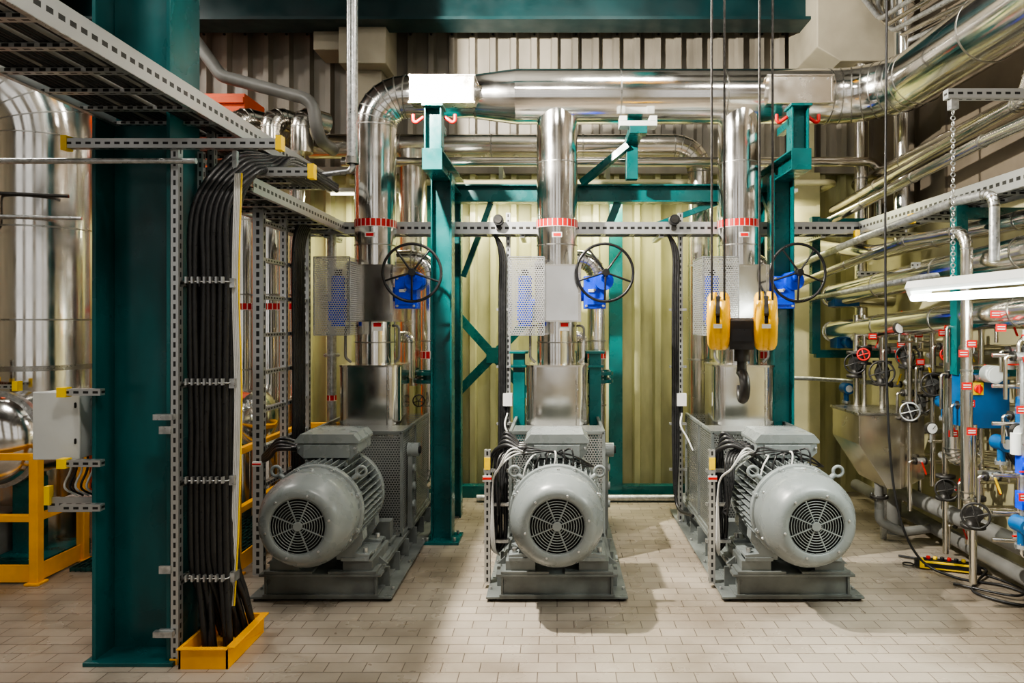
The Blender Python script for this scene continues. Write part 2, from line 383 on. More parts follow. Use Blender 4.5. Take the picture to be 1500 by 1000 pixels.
def pump():
    o=MB('centrifugal_pump'); C=V((0,0,.6)); Y=V((0,1,0))
    o.lathe(C,Y,[(.04,5.06),(.12,5.08),(.13,5.12),(.13,5.22),(.06,5.24),(.06,5.3),(.14,5.34),(.16,5.45),(.28,5.48),(.33,5.54),(.33,5.84),(.28,5.9),(.17,5.95),(.17,6.1),(.24,6.11),(.24,6.15),(.1,6.15)],'motord',40)
    o.box(-.25,.25,5.5,5.9,.18,.45,'motord'); o.cyl((0,5.7,.8),(0,5.7,.9),.2,'motord',30)
    def q(p,u,v):
        p=V(p);u=V(u);v=V(v); o.add([p,p+u,p+u+v,p+v],[[0,1,2,3]],'perfg',False,[[(0,0),(u.length,0),(u.length,v.length),(0,v.length)]])
    X=.35; y0,y1=5.12,6.15; z0,z1=.20,.965
    q((-X,y0,z0),(2*X,0,0),(0,0,z1-z0)); q((-X,y1,z0),(2*X,0,0),(0,0,z1-z0))
    for sx in (-1,1): q((sx*X,y0,z0),(0,y1-y0,0),(0,0,z1-z0))
    q((-X,y0,z1),(2*X,0,0),(0,.35,0))
    for sx in (-1,1):
        for y in (y0,y1,5.6): o.bar((sx*X,y,.18),(sx*X,y,z1),.022,.022,'skid')
        o.bar((sx*X,y0,z1),(sx*X,y1,z1),.022,.022,'skid'); o.bar((sx*X,y0,z0),(sx*X,y1,z0),.022,.022,'skid')
    for z in (z0,z1): o.bar((-X,y0,z),(X,y0,z),.022,.022,'skid')
    o.prism([(5.27,.20),(5.36,.20),(5.345,.80),(5.285,.80)],'x',.36,.395,'skid')
    o.cyl((.355,5.315,.80),(.44,5.315,.80),.055,'motor',24); o.cyl((.43,5.315,.80),(.455,5.315,.80),.03,'dark',16)
    for z in (.66,.52,.38): o.cyl((.395,5.315,z),(.412,5.315,z),.03,'motor',18)
    return o
pu=pump(); a=pu.build()
for x in (-1.515,1.515): pu.build((x,0,0),mesh=a.data)

# ------------------------------------------------------------ riser with jackets
def rr(w,d,r,cx,cy,k=6):
    P=[]
    for sx,sy,t0 in ((1,1,0),(-1,1,90),(-1,-1,180),(1,-1,270)):
        for i in range(k+1):
            t=math.radians(t0+90*i/k); P.append((cx+sx*(w/2-r)+r*math.cos(t),cy+sy*(d/2-r)+r*math.sin(t)))
    return P
def riser(top):
    o=MB('insulated_discharge_riser')
    o.prism(rr(.50,.46,.09,0,5.7),'z',.87,1.435,'clad',True)
    o.prism(rr(.51,.47,.09,0,5.7),'z',1.43,1.445,'clad2'); o.prism(rr(.51,.47,.09,0,5.7),'z',.86,.875,'seam')
    o.box(.15,.156,5.464,5.472,.88,1.43,'seam')
    for z in (.95,1.1,1.25,1.38): o.cyl((.165,5.462,z),(.165,5.47,z),.005,'galv',6)
    o.cyl((0,5.7,1.44),(0,5.7,1.82),.165,'clad',40); o.cyl((0,5.7,1.62),(0,5.7,1.63),.168,'seam',40)
    o.box(-.175,.19,5.50,5.9,1.80,2.25,'clad'); 
    for z in (1.80,2.25): o.box(-.18,.195,5.495,5.905,z-.006,z+.006,'clad2')
    o.box(-.178,-.165,5.494,5.50,1.8,2.25,'clad2'); o.box(.17,.193,5.494,5.50,1.8,2.25,'clad2')
    for z in (1.86,2.02,2.18): o.cyl((.18,5.488,z),(.18,5.50,z),.006,'galv',8)
    o.cyl((0,5.7,2.25),(0,5.7,top),.17,'clad',48)
    for z in (2.42,3.10): 
        if z<top-.3: o.cyl((0,5.7,z),(0,5.7,z+.010),.1725,'seam',48)
    o.cyl((0,5.7,2.57),(0,5.7,2.635),.1725,'label',48,caps=False)
    o.box(-.04,.04,5.522,5.53,2.48,2.52,'white'); o.box(-.03,.03,5.518,5.524,2.488,2.512,'red')
    o.box(.02,.10,5.528,5.545,1.72,1.79,'white'); o.box(.03,.09,5.524,5.53,1.755,1.785,'red')
    for sx in (-1,1): o.tube([(sx*.16,5.62,1.76),(sx*.22,5.6,1.76),(sx*.22,5.6,1.50),(sx*.18,5.62,1.46)],.011,'pipeg',.04,8)
    return o
def gear():
    o=MB('valve_gearbox_with_handwheel')
    o.box(.215,.39,5.47,5.62,1.90,2.16,'blue'); o.cyl((.19,5.6,2.02),(.25,5.6,2.02),.06,'blue',20)
    o.cyl((.375,5.62,2.12),(.375,5.42,2.12),.075,'blue',24); o.cyl((.375,5.43,2.14),(.375,5.36,2.16),.03,'blue',16)
    o.box(.24,.37,5.455,5.47,1.93,1.98,'blue'); 
    for p in ((.235,1.92),(.37,1.92),(.235,2.14),(.30,2.05)): o.cyl((p[0],5.455,p[1]),(p[0],5.47,p[1]),.012,'galv',6)
    o.box(.25,.30,5.46,5.47,2.03,2.055,'white')
    o.wheel((.377,5.36,2.18),(.12,-1,.0),.226,'black',.0115,5,.02)
    return o
def cage():
    o=MB('mesh_valve_guard')
    def q(p,u,v):
        p=V(p);u=V(u);v=V(v); o.add([p,p+u,p+u+v,p+v],[[0,1,2,3]],'perf',False,[[(0,0),(u.length,0),(u.length,v.length),(0,v.length)]])
    x0,x1,y0,y1,z0,z1=-.38,-.10,5.32,5.68,1.69,2.30
    q((x0,y0,z0),(x1-x0,0,0),(0,0,z1-z0)); q((x0,y0,z0),(0,y1-y0,0),(0,0,z1-z0)); q((x0,y1,z0),(x1-x0-.08,0,0),(0,0,z1-z0))
    q((x0,y0,z0),(x1-x0,0,0),(0,y1-y0,0)); q((x0,y0,z1),(x1-x0,0,0),(0,y1-y0,0)); q((x1,y0,z0),(0,.18,0),(0,0,z1-z0))
    for x in (x0,x1): o.bar((x,y0,z0),(x,y0,z1),.008,.008,'galv')
    o.bar((x0,y1,z0),(x0,y1,z1),.008,.008,'galv')
    for z in (z0,z1): o.bar((x0,y0,z),(x1,y0,z),.008,.008,'galv'); o.bar((x0,y0,z),(x0,y1,z),.008,.008,'galv')
    o.box(-.18,-.10,5.5,5.54,2.22,2.28,'galv')
    o.cyl((-.26,5.54,1.76),(-.26,5.54,2.16),.055,'blue',20); o.box(-.32,-.20,5.48,5.60,1.80,1.96,'blue'); o.cyl((-.27,5.54,1.95),(-.13,5.54,1.95),.035,'blue',16)
    o.cyl((-.26,5.54,2.14),(-.26,5.54,2.22),.03,'black',14)
    return o
g=gear(); c=cage(); r=riser(3.5); r2=riser(3.16)
ga=g.build(bevel=0.003).data; ca=c.build().data; ra=r.build().data
g.build((1.515,0,0),mesh=ga,bevel=0.003); g.build((-1.515,0,0),mesh=ga,bevel=0.003)
c.build((1.515,0,0),mesh=ca); c.build((-1.515,0,0),mesh=ca)
r.build((1.515,0,0),mesh=ra); r2.build((-1.515,0,0))

# header pipe
o=MB('insulated_header_pipe')
HZ=3.67
P,arc=fillet([(-1.515,5.7,3.14),(-1.515,5.7,HZ),(-.68,5.7,HZ)],.36,7)
o.sweep(P,.172,'clad',48)
for i in range(1,len(P)-1):
    t=(P[i+1]-P[i-1]).normalized(); o.cyl(P[i]-t*.005,P[i]+t*.005,.175,'seam',48)
o.cyl((-.68,5.7,HZ),(-.34,5.7,HZ),.178,'clad',48,r1=.222); o.cyl((-.69,5.7,HZ),(-.67,5.7,HZ),.18,'seam',48)
o.clad([(-.34,5.7,HZ),(2.76,5.7,HZ),(2.76,0.2,HZ)],.222,'clad',.52,48,8,.85)
for x in (0,1.515):
    o.lathe((x,5.7,0),(0,0,1),[(.171,3.38),(.171,3.60),(.16,3.64),(.10,3.68)],'clad',40)
for x0,mt in ((-1.17,'seam'),(1.68,'clad2')):
    o.box(x0,x0+.51,5.42,5.72,3.54,3.75,mt); o.box(x0-.01,x0+.52,5.41,5.43,3.53,3.543,'clad2'); o.box(x0-.01,x0+.52,5.41,5.73,3.745,3.755,'clad2')
    for k in (0,.50): o.box(x0+k,x0+k+.010,5.412,5.42,3.54,3.75,'clad2')
    for k in range(5): o.cyl((x0+.03+.11*k,5.414,3.725),(x0+.03+.11*k,5.42,3.725),.006,'galv',6)
o.build()

def bypass():
    o=MB('bypass_pipe'); 
    o.clad([(.0,6.2,2.36),(.36,6.2,2.36),(.36,6.2,.3),(.0,6.2,.3)],.085,'clad',.16,24,6,.6)
    o.cyl((.36,6.2,1.46),(.36,6.2,1.53),.0875,'label',24,caps=False)
    o.flange((.36,6.2,1.33),(0,0,1),.15,.03,'teal'); o.flange((.36,6.2,1.26),(0,0,1),.15,.03,'teal'); o.cyl((.36,6.2,1.24),(.36,6.2,1.36),.1,'teal')
    o.clad([(.13,6.0,1.66),(.22,6.0,1.66),(.22,6.0,1.3)],.05,'clad2',.06,18,4)
    o.cyl((.17,6.05,.5),(.17,6.05,1.66),.035,'clad2',14); o.wheel((.30,6.0,1.1),(0.2,-1,0),.05,'black',.006)
    o.tube([(.36,6.2,.9),(.28,5.9,.9),(.28,5.9,.6),(.28,6.2,.4)],.018,'pipeg',.05,8)
    return o
b_=bypass(); a=b_.build(); b_.build((-1.515,0,0),mesh=a.data); b_.build((1.515,0,0),mesh=a.data)

o=MB('return_pipe'); o.clad([(-2.35,6.5,3.46),(1.36,6.5,3.46),(1.36,6.5,.3),(1.36,7.1,.3)],.115,'clad2',.25,28,6,.8)
o.clad([(-1.36,6.45,3.4),(-1.36,6.45,1.2)],.13,'clad2'); o.build()
o=MB('condensate_pipe'); o.tube([(-2.0,6.35,3.28),(3.0,6.35,3.28),(3.0,6.35,2.6),(3.13,6.35,2.6)],.045,'clad2',.12,16); 
o.tube([(-2.0,6.6,3.14),(2.7,6.6,3.14),(2.7,7.05,3.14)],.03,'beige',.1,12); o.build()
o=MB('vertical_vent_pipe'); o.cyl((-1.50,5.0,2.95),(-1.50,5.0,CH),.04,'galv',18); o.cyl((-1.50,5.0,2.95),(-1.50,5.0,3.0),.048,'seam',18)
o.tube([(-1.50,5.0,2.98),(-1.50,5.0,2.9),(-1.75,5.05,2.88)],.02,'galv',.05,8); o.build()

# ------------------------------------------------------------ teal pipe rack
o=MB('teal_pipe_support_frame')
for X in (-.94,1.84):
    o.ibeam((X,5.62,0),(X,5.62,3.0),.17,.17,'teal',up=(1,0,0),tf=.012); o.box(X-.15,X+.15,5.48,5.76,0,.02,'teal')
    for dx in (-.11,.11):
        for dy in (-.1,.1): o.cyl((X+dx,5.62+dy,.02),(X+dx,5.62+dy,.05),.014,'galv',6)
    o.ibeam((X,5.14,3.02),(X,6.35,3.02),.15,.16,'teal',tf=.014)
    o.box(X-.075,X+.075,5.135,5.145,2.94,3.10,'teal')
    o.ibeam((X,5.22,3.10),(X,5.22,3.42),.13,.13,'teal',up=(1,0,0)); o.box(X-.08,X+.08,5.13,5.30,3.42,3.44,'teal')
    o.bar((X,5.22,3.35),(X,5.62,3.35),.06,.06,'teal')
    o.bar((X,5.65,2.5),(X,6.1,2.95),.05,.05,'teal')
    o.ibeam((X,6.3,0),(X,6.3,2.94),.12,.12,'teal',up=(1,0,0))
    for s in (-1,1): o.tube([(X+s*.08,5.22,3.36),(X+s*.16,5.22,3.30),(X+s*.16,5.22,3.38)],.014,'red',.03,8)
o.ibeam((-.94,6.2,2.95),(1.84,6.2,2.95),.14,.16,'teal',tf=.014)
o.bar((.65,5.95,3.03),(.65,5.95,3.38),.10,.09,'teal'); o.bar((.62,5.9,3.32),(.22,6.1,3.03),.06,.06,'teal'); o.bar((.65,5.5,3.36),(.65,6.2,3.36),.12,.06,'teal')
o.box(.50,.80,5.45,5.57,3.36,3.40,'cab'); o.box(.50,.56,5.45,5.57,3.40,3.44,'cab'); o.box(.74,.80,5.45,5.57,3.40,3.44,'cab')
o.bar((.65,5.5,3.36),(.65,5.5,3.30),.14,.1,'teal')
o.bar((.1,6.2,2.87),(-.1,6.2,2.6),.05,.05,'teal'); o.bar((.55,6.2,2.87),(.45,6.2,2.62),.07,.07,'teal'); o.bar((1.45,6.2,2.87),(.75,6.25,2.62),.05,.05,'teal')
o.bar((-.85,6.2,2.2),(-.6,6.2,2.87),.05,.05,'teal')
o.build(bevel=0.002)
o=MB('cross_bracing')
o.bar((-1.25,6.96,2.12),(-.05,6.96,.78),.012,.09,'teal',up=(0,0,1)); o.bar((-1.25,6.98,.83),(-.05,6.98,2.06),.012,.09,'teal')
o.box(-.72,-.56,6.95,6.97,1.37,1.53,'teal')
o.ibeam((.60,7.0,0),(.60,7.0,3.2),.13,.13,'teal',up=(0,1,0)); o.ibeam((-1.3,7.0,0),(-1.3,7.0,3.2),.13,.13,'teal',up=(0,1,0))
o.box(-1.3,2.38,6.95,7.07,0,.12,'teal'); o.build(bevel=0.002)
o=MB('floor_conduit'); o.tube([(-.8,6.8,.04),(2.4,6.8,.04)],.035,'galv',.1,12); o.build()
o=MB('pump_support_stand')
for sx in (-1,1):
    o.ibeam((sx*.33,5.95,.0),(sx*.33,5.95,1.52),.10,.10,'teal',up=(0,1,0)); o.box(*sorted((sx*.25,sx*.41)),5.86,6.04,1.52,1.54,'teal'); o.box(*sorted((sx*.26,sx*.40)),5.87,6.03,1.40,1.42,'teal')
    o.box(*sorted((sx*.25,sx*.41)),5.86,6.04,0,.02,'teal')
o.build(bevel=.002)

# ------------------------------------------------------------ cable trays
def tray(name,pts,w,h,cables=8,rail='tray'):
    o=MB(name)
    for a,b in zip(pts[:-1],pts[1:]):
        a=V(a);b=V(b);d=(b-a).normalized(); s=d.cross(V((0,0,1))).normalized()
        for g in (1,-1):
            o.bar(a+s*g*w/2,b+s*g*w/2,.004,h,rail)
            for e in (1,-1): o.bar(a+s*g*(w/2-.012)+V((0,0,e*h/2)),b+s*g*(w/2-.012)+V((0,0,e*h/2)),.026,.004,'galv')
        L=(b-a).length; k=int(L/.25)
        for i in range(k+1):
            c=a+d*(L*i/max(k,1)); o.bar(c-s*w/2-V((0,0,h/2-.012)),c+s*w/2-V((0,0,h/2-.012)),.04,.018,'slot')
        for i in range(cables):
            q=(-.44+.88*(i+.5)/cables)*w; r=random.uniform(.010,.019)
            z=-h/2+.022+r
            P=[a+d*(L*t/5)+s*(q+random.uniform(-.008,.008))+V((0,0,z)) for t in range(6)]
            o.sweep(P,r,'cable' if random.random()<.75 else 'pipeg',8)
    return o
tray('overhead_cable_tray',[(-2.12,0.6,2.92),(-2.12,5.55,2.92)],.58,.11,17).build()
o=tray('upper_cable_tray',[(-2.62,0.6,3.22),(-2.62,3.55,3.22)],.5,.11,14); 
for y in (1.2,2.6): o.bar((-2.9,y,3.15),(-2.9,y,CH),.04,.04,'slot'); o.bar((-2.9,y,3.14),(-2.0,y,3.14),.04,.04,'slot')
o.build()
o=tray('cross_cable_tray',[(-2.35,5.98,2.60),(2.66,5.98,2.60)],.22,.10,6); 
for x in (-2.0,-.3,.9,2.3): o.bar((x,5.9,2.54),(x,6.3,2.54),.04,.04,'slot')
o.build()
tray('side_cable_tray',[(2.72,6.1,2.60),(2.72,0.8,2.60)],.26,.10,8).build()
tray('lower_cable_tray',[(-2.05,4.1,2.62),(-2.05,5.9,2.60)],.45,.09,12).build()
o=MB('tray_support_strut')
o.bar((-2.54,3.55,2.72),(-1.45,3.55,2.72),.042,.05,'slot')
for x in (-2.55,-1.44): o.box(x-.015,x+.015,3.525,3.575,2.685,2.76,'yel2')
o.bar((-2.2,3.95,2.66),(-1.42,3.95,2.66),.042,.05,'slot'); o.box(-1.435,-1.40,3.925,3.975,2.62,2.705,'yel2')
o.bar((-2.2,3.97,2.82),(-1.75,3.97,2.82),.042,.05,'slot')
o.bar((-2.0,3.96,2.62),(-2.0,3.96,2.95),.04,.04,'slot'); o.build()
o=MB('galvanised_conduit'); o.tube([(LX,3.5,2.62),(-2.0,3.5,2.62),(-1.85,3.5,2.62)],.015,'galv',.1,12); o.bar((-3.6,3.48,2.60),(-3.4,3.48,2.60),.05,.03,'galv'); o.build()
for p in ((-2.1,5.9),(-.5,5.86),(1.0,5.86)):
    o=MB('alarm_sounder'); o.cyl((p[0],p[1],2.66),(p[0],p[1]-.07,2.66),.045,'black',20); o.cyl((p[0],p[1]-.07,2.66),(p[0],p[1]-.08,2.66),.03,'iron',16); o.box(p[0]-.02,p[0]+.02,p[1]-.02,p[1]+.06,2.58,2.66,'iron'); o.build()

# ------------------------------------------------------------ big column + cable drop
o=MB('steel_column')
o.box(-2.44,-2.42,3.58,3.88,0,CH,'tealp'); o.box(-2.05,-2.03,3.58,3.88,0,CH,'tealp'); o.box(-2.42,-2.05,3.73,3.745,0,CH,'tealp')
o.box(-2.47,-2.0,3.55,3.91,0,.022,'tealp'); o.build(bevel=0.003)
o=MB('vertical_cable_ladder')
o.bar((-2.005,3.60,.0),(-2.005,3.60,2.72),.04,.045,'slot',up=(0,1,0))
o.bar((-1.80,3.82,.12),(-1.80,3.82,2.75),.025,.025,'galv',up=(0,1,0)); o.bar((-2.0,3.84,0.0),(-2.0,3.84,2.75),.03,.03,'slot',up=(0,1,0))
for z in (.42,.94,1.46,2.0):
    o.bar((-2.02,3.70,z),(-1.74,3.70,z),.03,.032,'slot')
    o.bar((-2.0,3.60,z),(-2.0,3.84,z),.03,.03,'slot')
    for k in range(7): 
        o.torus((-1.965+k*.032,3.65,z+.01),(0,0,1),.021,.004,'galv',14,5); o.box(-1.97+k*.032,-1.96+k*.032,3.61,3.632,z+.0,z+.035,'galv')
    o.box(-1.76,-1.73,3.66,3.72,z-.02,z+.03,'galv')
for z in (.17,.50,1.23): o.box(-2.08,-2.02,3.565,3.58,z-.02,z+.02,'galv')
o.box(-2.03,-1.99,3.575,3.58,0.0,.03,'yellow')
o.build()
o=MB('power_cable_bundle')
random.seed(3)
for k in range(21):
    col=k%7; row=k//7
    x=-1.965+col*.031+row*.010; y=3.665+row*.036; r=.0168
    ex=-1.90+col*.028+random.uniform(-.01,.01); ey=3.62+random.uniform(0,.28)
    pts=[(-1.92+col*.035,5.0+.05*col,2.85-.02*row),(-1.88+col*.03,4.45,2.85-.02*row),(-1.84+col*.028,4.10,2.81-.016*col),(-1.87+col*.029,3.84,2.70-.012*col),(x,y+.03,2.42),(x+random.uniform(-.010,.010),y,2.0),(x,y,1.46),(x+random.uniform(-.012,.012),y,1.2),(x,y,.94),(x+.005,y,.5),((x+ex)/2,(y+ey)/2,.28),(ex,ey,.02)]
    o.sweep(spline(pts,6),r,'cable',10)
for k in range(5):
    x=-1.745+.009*k; o.sweep(spline([(x,3.7,2.6),(x-.01,3.69,2.0),(x+.004,3.69,1.4),(x-.012,3.69,.7),(x-.05,3.72,.25)],6),.0045,'white' if k<4 else 'yel2',6)
o.build()
o=MB('yellow_cable_kerb')
for a in ((-1.96,-1.70,3.53,3.545),(-1.96,-1.70,3.945,3.96),(-1.96,-1.945,3.53,3.96),(-1.715,-1.70,3.53,3.96)): o.box(*a,0,.11,'yellow')
o.box(-1.715,-1.67,3.53,3.96,.105,.112,'yellow'); o.box(-1.96,-1.70,3.51,3.54,.105,.112,'yellow'); o.box(-1.945,-1.715,3.545,3.945,0,.03,'yellow'); o.build(bevel=.002)
o=MB('rear_cable_ladder')
for y,z1 in ((4.86,2.6),(5.75,2.6)):
    o.bar((-2.12,y,0),(-2.12,y,z1),.075,.05,'tray',up=(0,1,0))
o.bar((-2.12,5.3,0),(-2.12,5.3,2.6),.05,.04,'slot',up=(0,1,0))
for k in range(9): o.bar((-2.12,4.86,.35+k*.27),(-2.12,5.75,.35+k*.27),.04,.03,'slot')
for k in range(7): 
    y=5.36+.035*k; o.sweep(spline([(-2.0,5.7,2.66),(-2.04,y+.1,2.6),(-2.07,y,2.35),(-2.07,y+.01,1.5),(-2.07,y,.7),(-2.07,y,.03)],6),.014,'cable',8)
o.build()
o=MB('thermometer_post'); o.cyl((-1.98,6.0,0),(-1.98,6.0,2.6),.04,'galv',14); o.cyl((-1.98,6.0,1.1),(-1.98,6.0,1.15),.042,'label',14,caps=False); o.flange((-1.98,6.0,1.5),(0,0,1),.07,.02,'galv',4); o.build()

o=MB('electrical_enclosure'); o.box(-2.77,-2.53,3.62,3.84,1.07,1.42,'cab'); o.box(-2.775,-2.525,3.61,3.625,1.065,1.425,'cab'); o.box(-2.54,-2.44,3.7,3.76,1.12,1.16,'galv'); o.box(-2.54,-2.44,3.7,3.76,1.34,1.38,'galv')
for z in (1.15,1.34): o.box(-2.55,-2.54,3.60,3.612,z,z+.03,'black')
o.build(bevel=.006)
o=MB('column_clamp_strut')
for z in (1.43,1.06,.83): 
    o.bar((-2.58,3.56,z),(-2.37,3.56,z),.04,.035,'slot')
    if z>1: o.box(-2.59,-2.545,3.53,3.58,z-.025,z+.025,'yel2')
for z in (1.30,.17): o.bar((-2.10,3.56,z),(-2.0,3.56,z),.03,.03,'galv')
o.build()
o=MB('small_junction_tray'); o.box(-2.72,-2.46,3.65,3.85,.80,.83,'galv'); o.box(-2.72,-2.46,3.645,3.655,.78,.86,'slot'); o.box(-2.73,-2.70,3.63,3.66,.82,.92,'yel2'); o.box(-2.6,-2.44,3.86,3.88,.78,.9,'galv')
for k in range(6):
    x=-2.66+k*.03; o.sweep(spline([(x,3.74,1.07),(x+.01,3.72,.99),(x-.01,3.70,.90),(x+.02,3.76,.84)],5),.006,'cable' if k%2 else 'white',6)
o.build()

# ------------------------------------------------------------ left process area
o=MB('insulated_process_vessel_pipe')
o.clad([(-4.12,5.5,1.1),(-4.12,5.5,3.85),(-5.4,4.4,3.85)],.385,'clad',.62,56,6,.62)
o.cyl((-4.12,5.5,.0),(-4.12,5.5,1.12),.34,'clad2',48); o.cyl((-4.12,5.5,1.42),(-4.12,5.5,1.46),.395,'seam',48)
o.clad([(-4.02,5.5,.95),(-4.02,4.85,.95)],.32,'clad'); o.flange((-4.02,4.9,.95),(0,1,0),.35,.04,'galv',16)
o.lathe((-4.02,4.85,.95),(0,-1,0),[(.32,0),(.29,.06),(.17,.11),(0,.13)],'clad',48)
o.build()
o=MB('insulated_process_pipe'); o.clad([(-4.75,6.1,.0),(-4.75,6.1,CH)],.26,'clad2'); o.build()
o=MB('instrument_conduit'); o.tube([(-3.72,5.2,2.75),(-4.25,5.05,2.75),(-4.25,5.05,2.5),(-4.35,5.1,2.5),(-4.35,5.1,1.2),(-4.0,5.1,1.2)],.014,'iron',.05,8); o.tube([(-3.62,5.2,2.58),(-4.3,5.05,2.58)],.014,'galv',.05,8)
o.bar((-4.4,5.0,1.32),(-3.95,5.0,1.32),.04,.03,'slot'); 
for x in (-4.4,-3.95,-4.15): o.box(x-.02,x+.02,4.97,5.02,1.29,1.36,'yel2')
o.bar((-4.15,5.0,1.2),(-4.15,5.0,1.5),.03,.03,'slot'); o.build()
o=MB('orange_boiler_casing'); o.box(-7.2,-3.02,6.6,7.05,0,4.0,'orange')
for k in range(7): o.box(-7.2+k*.6,-7.14+k*.6,6.56,6.6,0,4.0,'orange')
for z in (.1,1.35,2.6,3.9): o.box(-7.2,-3.02,6.57,6.6,z,z+.06,'orange')
o.build(bevel=.004)
o=MB('orange_steel_post'); o.box(-5.35,-4.62,5.7,5.8,0,CH,'orange'); o.build()
for x,r in ((-2.86,.085),(-2.62,.10),(-2.38,.07)):
    o=MB('insulated_vertical_pipe'); o.clad([(x,6.25,.0),(x,6.25,3.6),(x,6.7,3.6)],r,'clad',.2,24,5,.7); o.cyl((x,6.25,1.9),(x,6.25,1.96),r+.003,'label',24,caps=False); o.build()
o=MB('insulated_horizontal_drum'); o.clad([(-3.3,6.0,.98),(-2.5,5.7,.98)],.24,'clad'); o.lathe((-2.5,5.7,.98),V((.8,-.3,0)),[(.24,0),(.2,.06),(.1,.1),(0,.11)],'clad',36)
o.box(-3.0,-2.9,5.8,6.0,0,.8,'teal'); o.wheel((-2.75,5.5,1.45),(0,-1,0),.1,'black'); o.cyl((-2.75,5.5,1.45),(-2.8,5.8,1.1),.02,'iron',10); o.build()
o=MB('grey_vent_duct'); o.tube([(-3.35,6.0,4.5),(-2.95,6.0,3.95),(-2.15,6.0,3.74),(-2.10,6.0,3.4),(-2.10,6.4,3.4)],.055,'pipeg',.15,16)
for x in (-2.85,-2.55,-2.28): o.clad([(x,6.1,3.3),(x,6.1,3.62),(x+.15,6.3,3.62)],.10,'clad2',.1,22,4)
o.build()
def rail(name,pts,mat='yellow'):
    o=MB(name)
    for a,b in zip(pts[:-1],pts[1:]):
        for z in (.87,.45): o.bar((a[0],a[1],z),(b[0],b[1],z),.045,.045,mat)
        o.bar((a[0],a[1],.07),(b[0],b[1],.07),.012,.12,mat)
    for p in pts: o.box(p[0]-.03,p[0]+.03,p[1]-.03,p[1]+.03,0,.88,mat); o.box(p[0]-.05,p[0]+.05,p[1]-.05,p[1]+.05,0,.015,mat)
    return o
rail('yellow_guard_rail',[(-5.5,4.68),(-4.5,4.68),(-3.57,4.68),(-3.57,5.14)]).build(bevel=.003)
rail('yellow_guard_rail',[(-2.27,4.82),(-2.27,6.1),(-1.7,6.1)]).build(bevel=.003)
o=MB('teal_valve_skid'); o.box(-5.2,-3.62,4.8,5.3,0,.12,'teal'); o.box(-3.95,-3.8,4.95,5.1,.12,.65,'teal'); o.wheel((-3.45,5.35,.35),(0,-1,0),.11,'black'); o.cyl((-3.45,5.35,.35),(-3.6,5.5,.35),.03,'iron',10); o.cyl((-3.45,5.45,0),(-3.45,5.45,.5),.05,'iron',14); o.box(-4.4,-4.0,4.85,5.2,.12,.4,'pipeg'); o.build(bevel=.003)
o=MB('floor_grating')
for k in range(32): o.box(-3.5+k*.038,-3.494+k*.038,4.9,6.2,.0,.03,'gfloor')
for k in range(14): o.box(-3.5,-2.3,4.9+k*.1,4.906+k*.1,.005,.028,'gfloor')
o.build()

# ------------------------------------------------------------ local cable drops on pumps
def drop():
    o=MB('motor_cable_drop')
    o.bar((-.47,4.62,.034),(-.47,4.62,.93),.04,.045,'slot',up=(0,1,0)); o.box(-.49,-.45,4.592,4.598,.80,.88,'yel2'); o.box(-.50,-.44,4.585,4.593,.72,.76,'white'); o.box(-.50,-.44,4.581,4.586,.735,.75,'red')
    for k in range(4): o.sweep(spline([(-.26,4.55+.06*k,.945),(-.36,4.60+.05*k,.96+.02*k),(-.45+.03*k,4.68+.04*k,.86),(-.46+.035*k,4.70,.6),(-.45+.03*k,4.70,.3),(-.42,4.75,.2),(-.36,5.0,.2)],6),.016,'cable',10)
    for k in range(3): o.sweep(spline([(-.20,4.5+.03*k,.93),(-.30,4.42+.03*k,.97-.03*k),(-.38,4.44,.84),(-.43,4.58,.7),(-.44+.01*k,4.6,.3),(-.40,4.7,.19)],6),.006,'white',8)
    for k in range(3): o.sweep(spline([(-.22,4.5+.05*k,.9),(-.20,4.42,.98-.02*k),(-.07+.03*k,4.40,.96),(.1,4.42,.93-.03*k),(.24,4.5,.84)],6),.006,'cable',6)
    for k in range(6): o.sweep(spline([(-.14+.03*k,4.49,.92),(-.16+.05*k,4.38,.93+.01*k),(-.2+.06*k,4.36,.87),(-.22+.05*k,4.36,.78)],5),.006,'cable' if k%3 else 'white',6)
    for k in range(4): o.sweep(spline([(-.26,4.6+.04*k,.93),(-.33-.02*k,4.55,.88),(-.36-.01*k,4.5,.7-.05*k),(-.40,4.6,.5),(-.42,4.7,.25)],6),.008,'cable',8)
    for z in (.3,.55,.78): o.bar((-.50,4.66,z),(-.33,4.66,z),.03,.02,'galv')
    return o
d=drop(); a=d.build(); d.build((1.515,0,0),mesh=a.data)
o=MB('motor_cable_lead')
for k in range(4): o.sweep(spline([(-1.775,4.57+.06*k,.945),(-1.9,4.62+.03*k,.93+.02*k),(-2.0,4.75,.85+.02*k),(-2.1,4.86,.80+.01*k)],6),.014,'cable',8)
o.box(-2.1,-2.04,4.70,4.72,.80,.83,'white'); o.box(-2.1,-2.04,4.697,4.70,.81,.82,'red'); o.build()
def rdrop():
    o=MB('rear_cable_drop')
    o.bar((-.43,6.02,.0),(-.43,6.02,2.75),.04,.045,'slot',up=(0,1,0)); o.box(-.47,-.39,5.93,5.99,1.06,1.17,'white'); o.cyl((-.43,5.96,1.06),(-.43,5.96,1.0),.015,'black',8)
    for k in range(3): o.sweep(spline([(-.72,5.95,2.63),(-.58,5.95,2.60-.01*k),(-.50+.018*k,5.96,2.4),(-.50+.02*k,5.97,2.0),(-.50+.02*k,5.97,1.2),(-.50+.02*k,5.95,.7),(-.48,5.9,.22),(-.4,5.6,.2)],6),.014,'cable',8)
    for z in (.5,.9,1.4,1.9): o.bar((-.53,5.99,z),(-.38,5.99,z),.03,.02,'galv')
    o.sweep(spline([(-.43,5.93,1.0),(-.45,5.88,.9),(-.40,5.85,.8),(-.36,5.8,.7)],5),.008,'white',6)
    return o
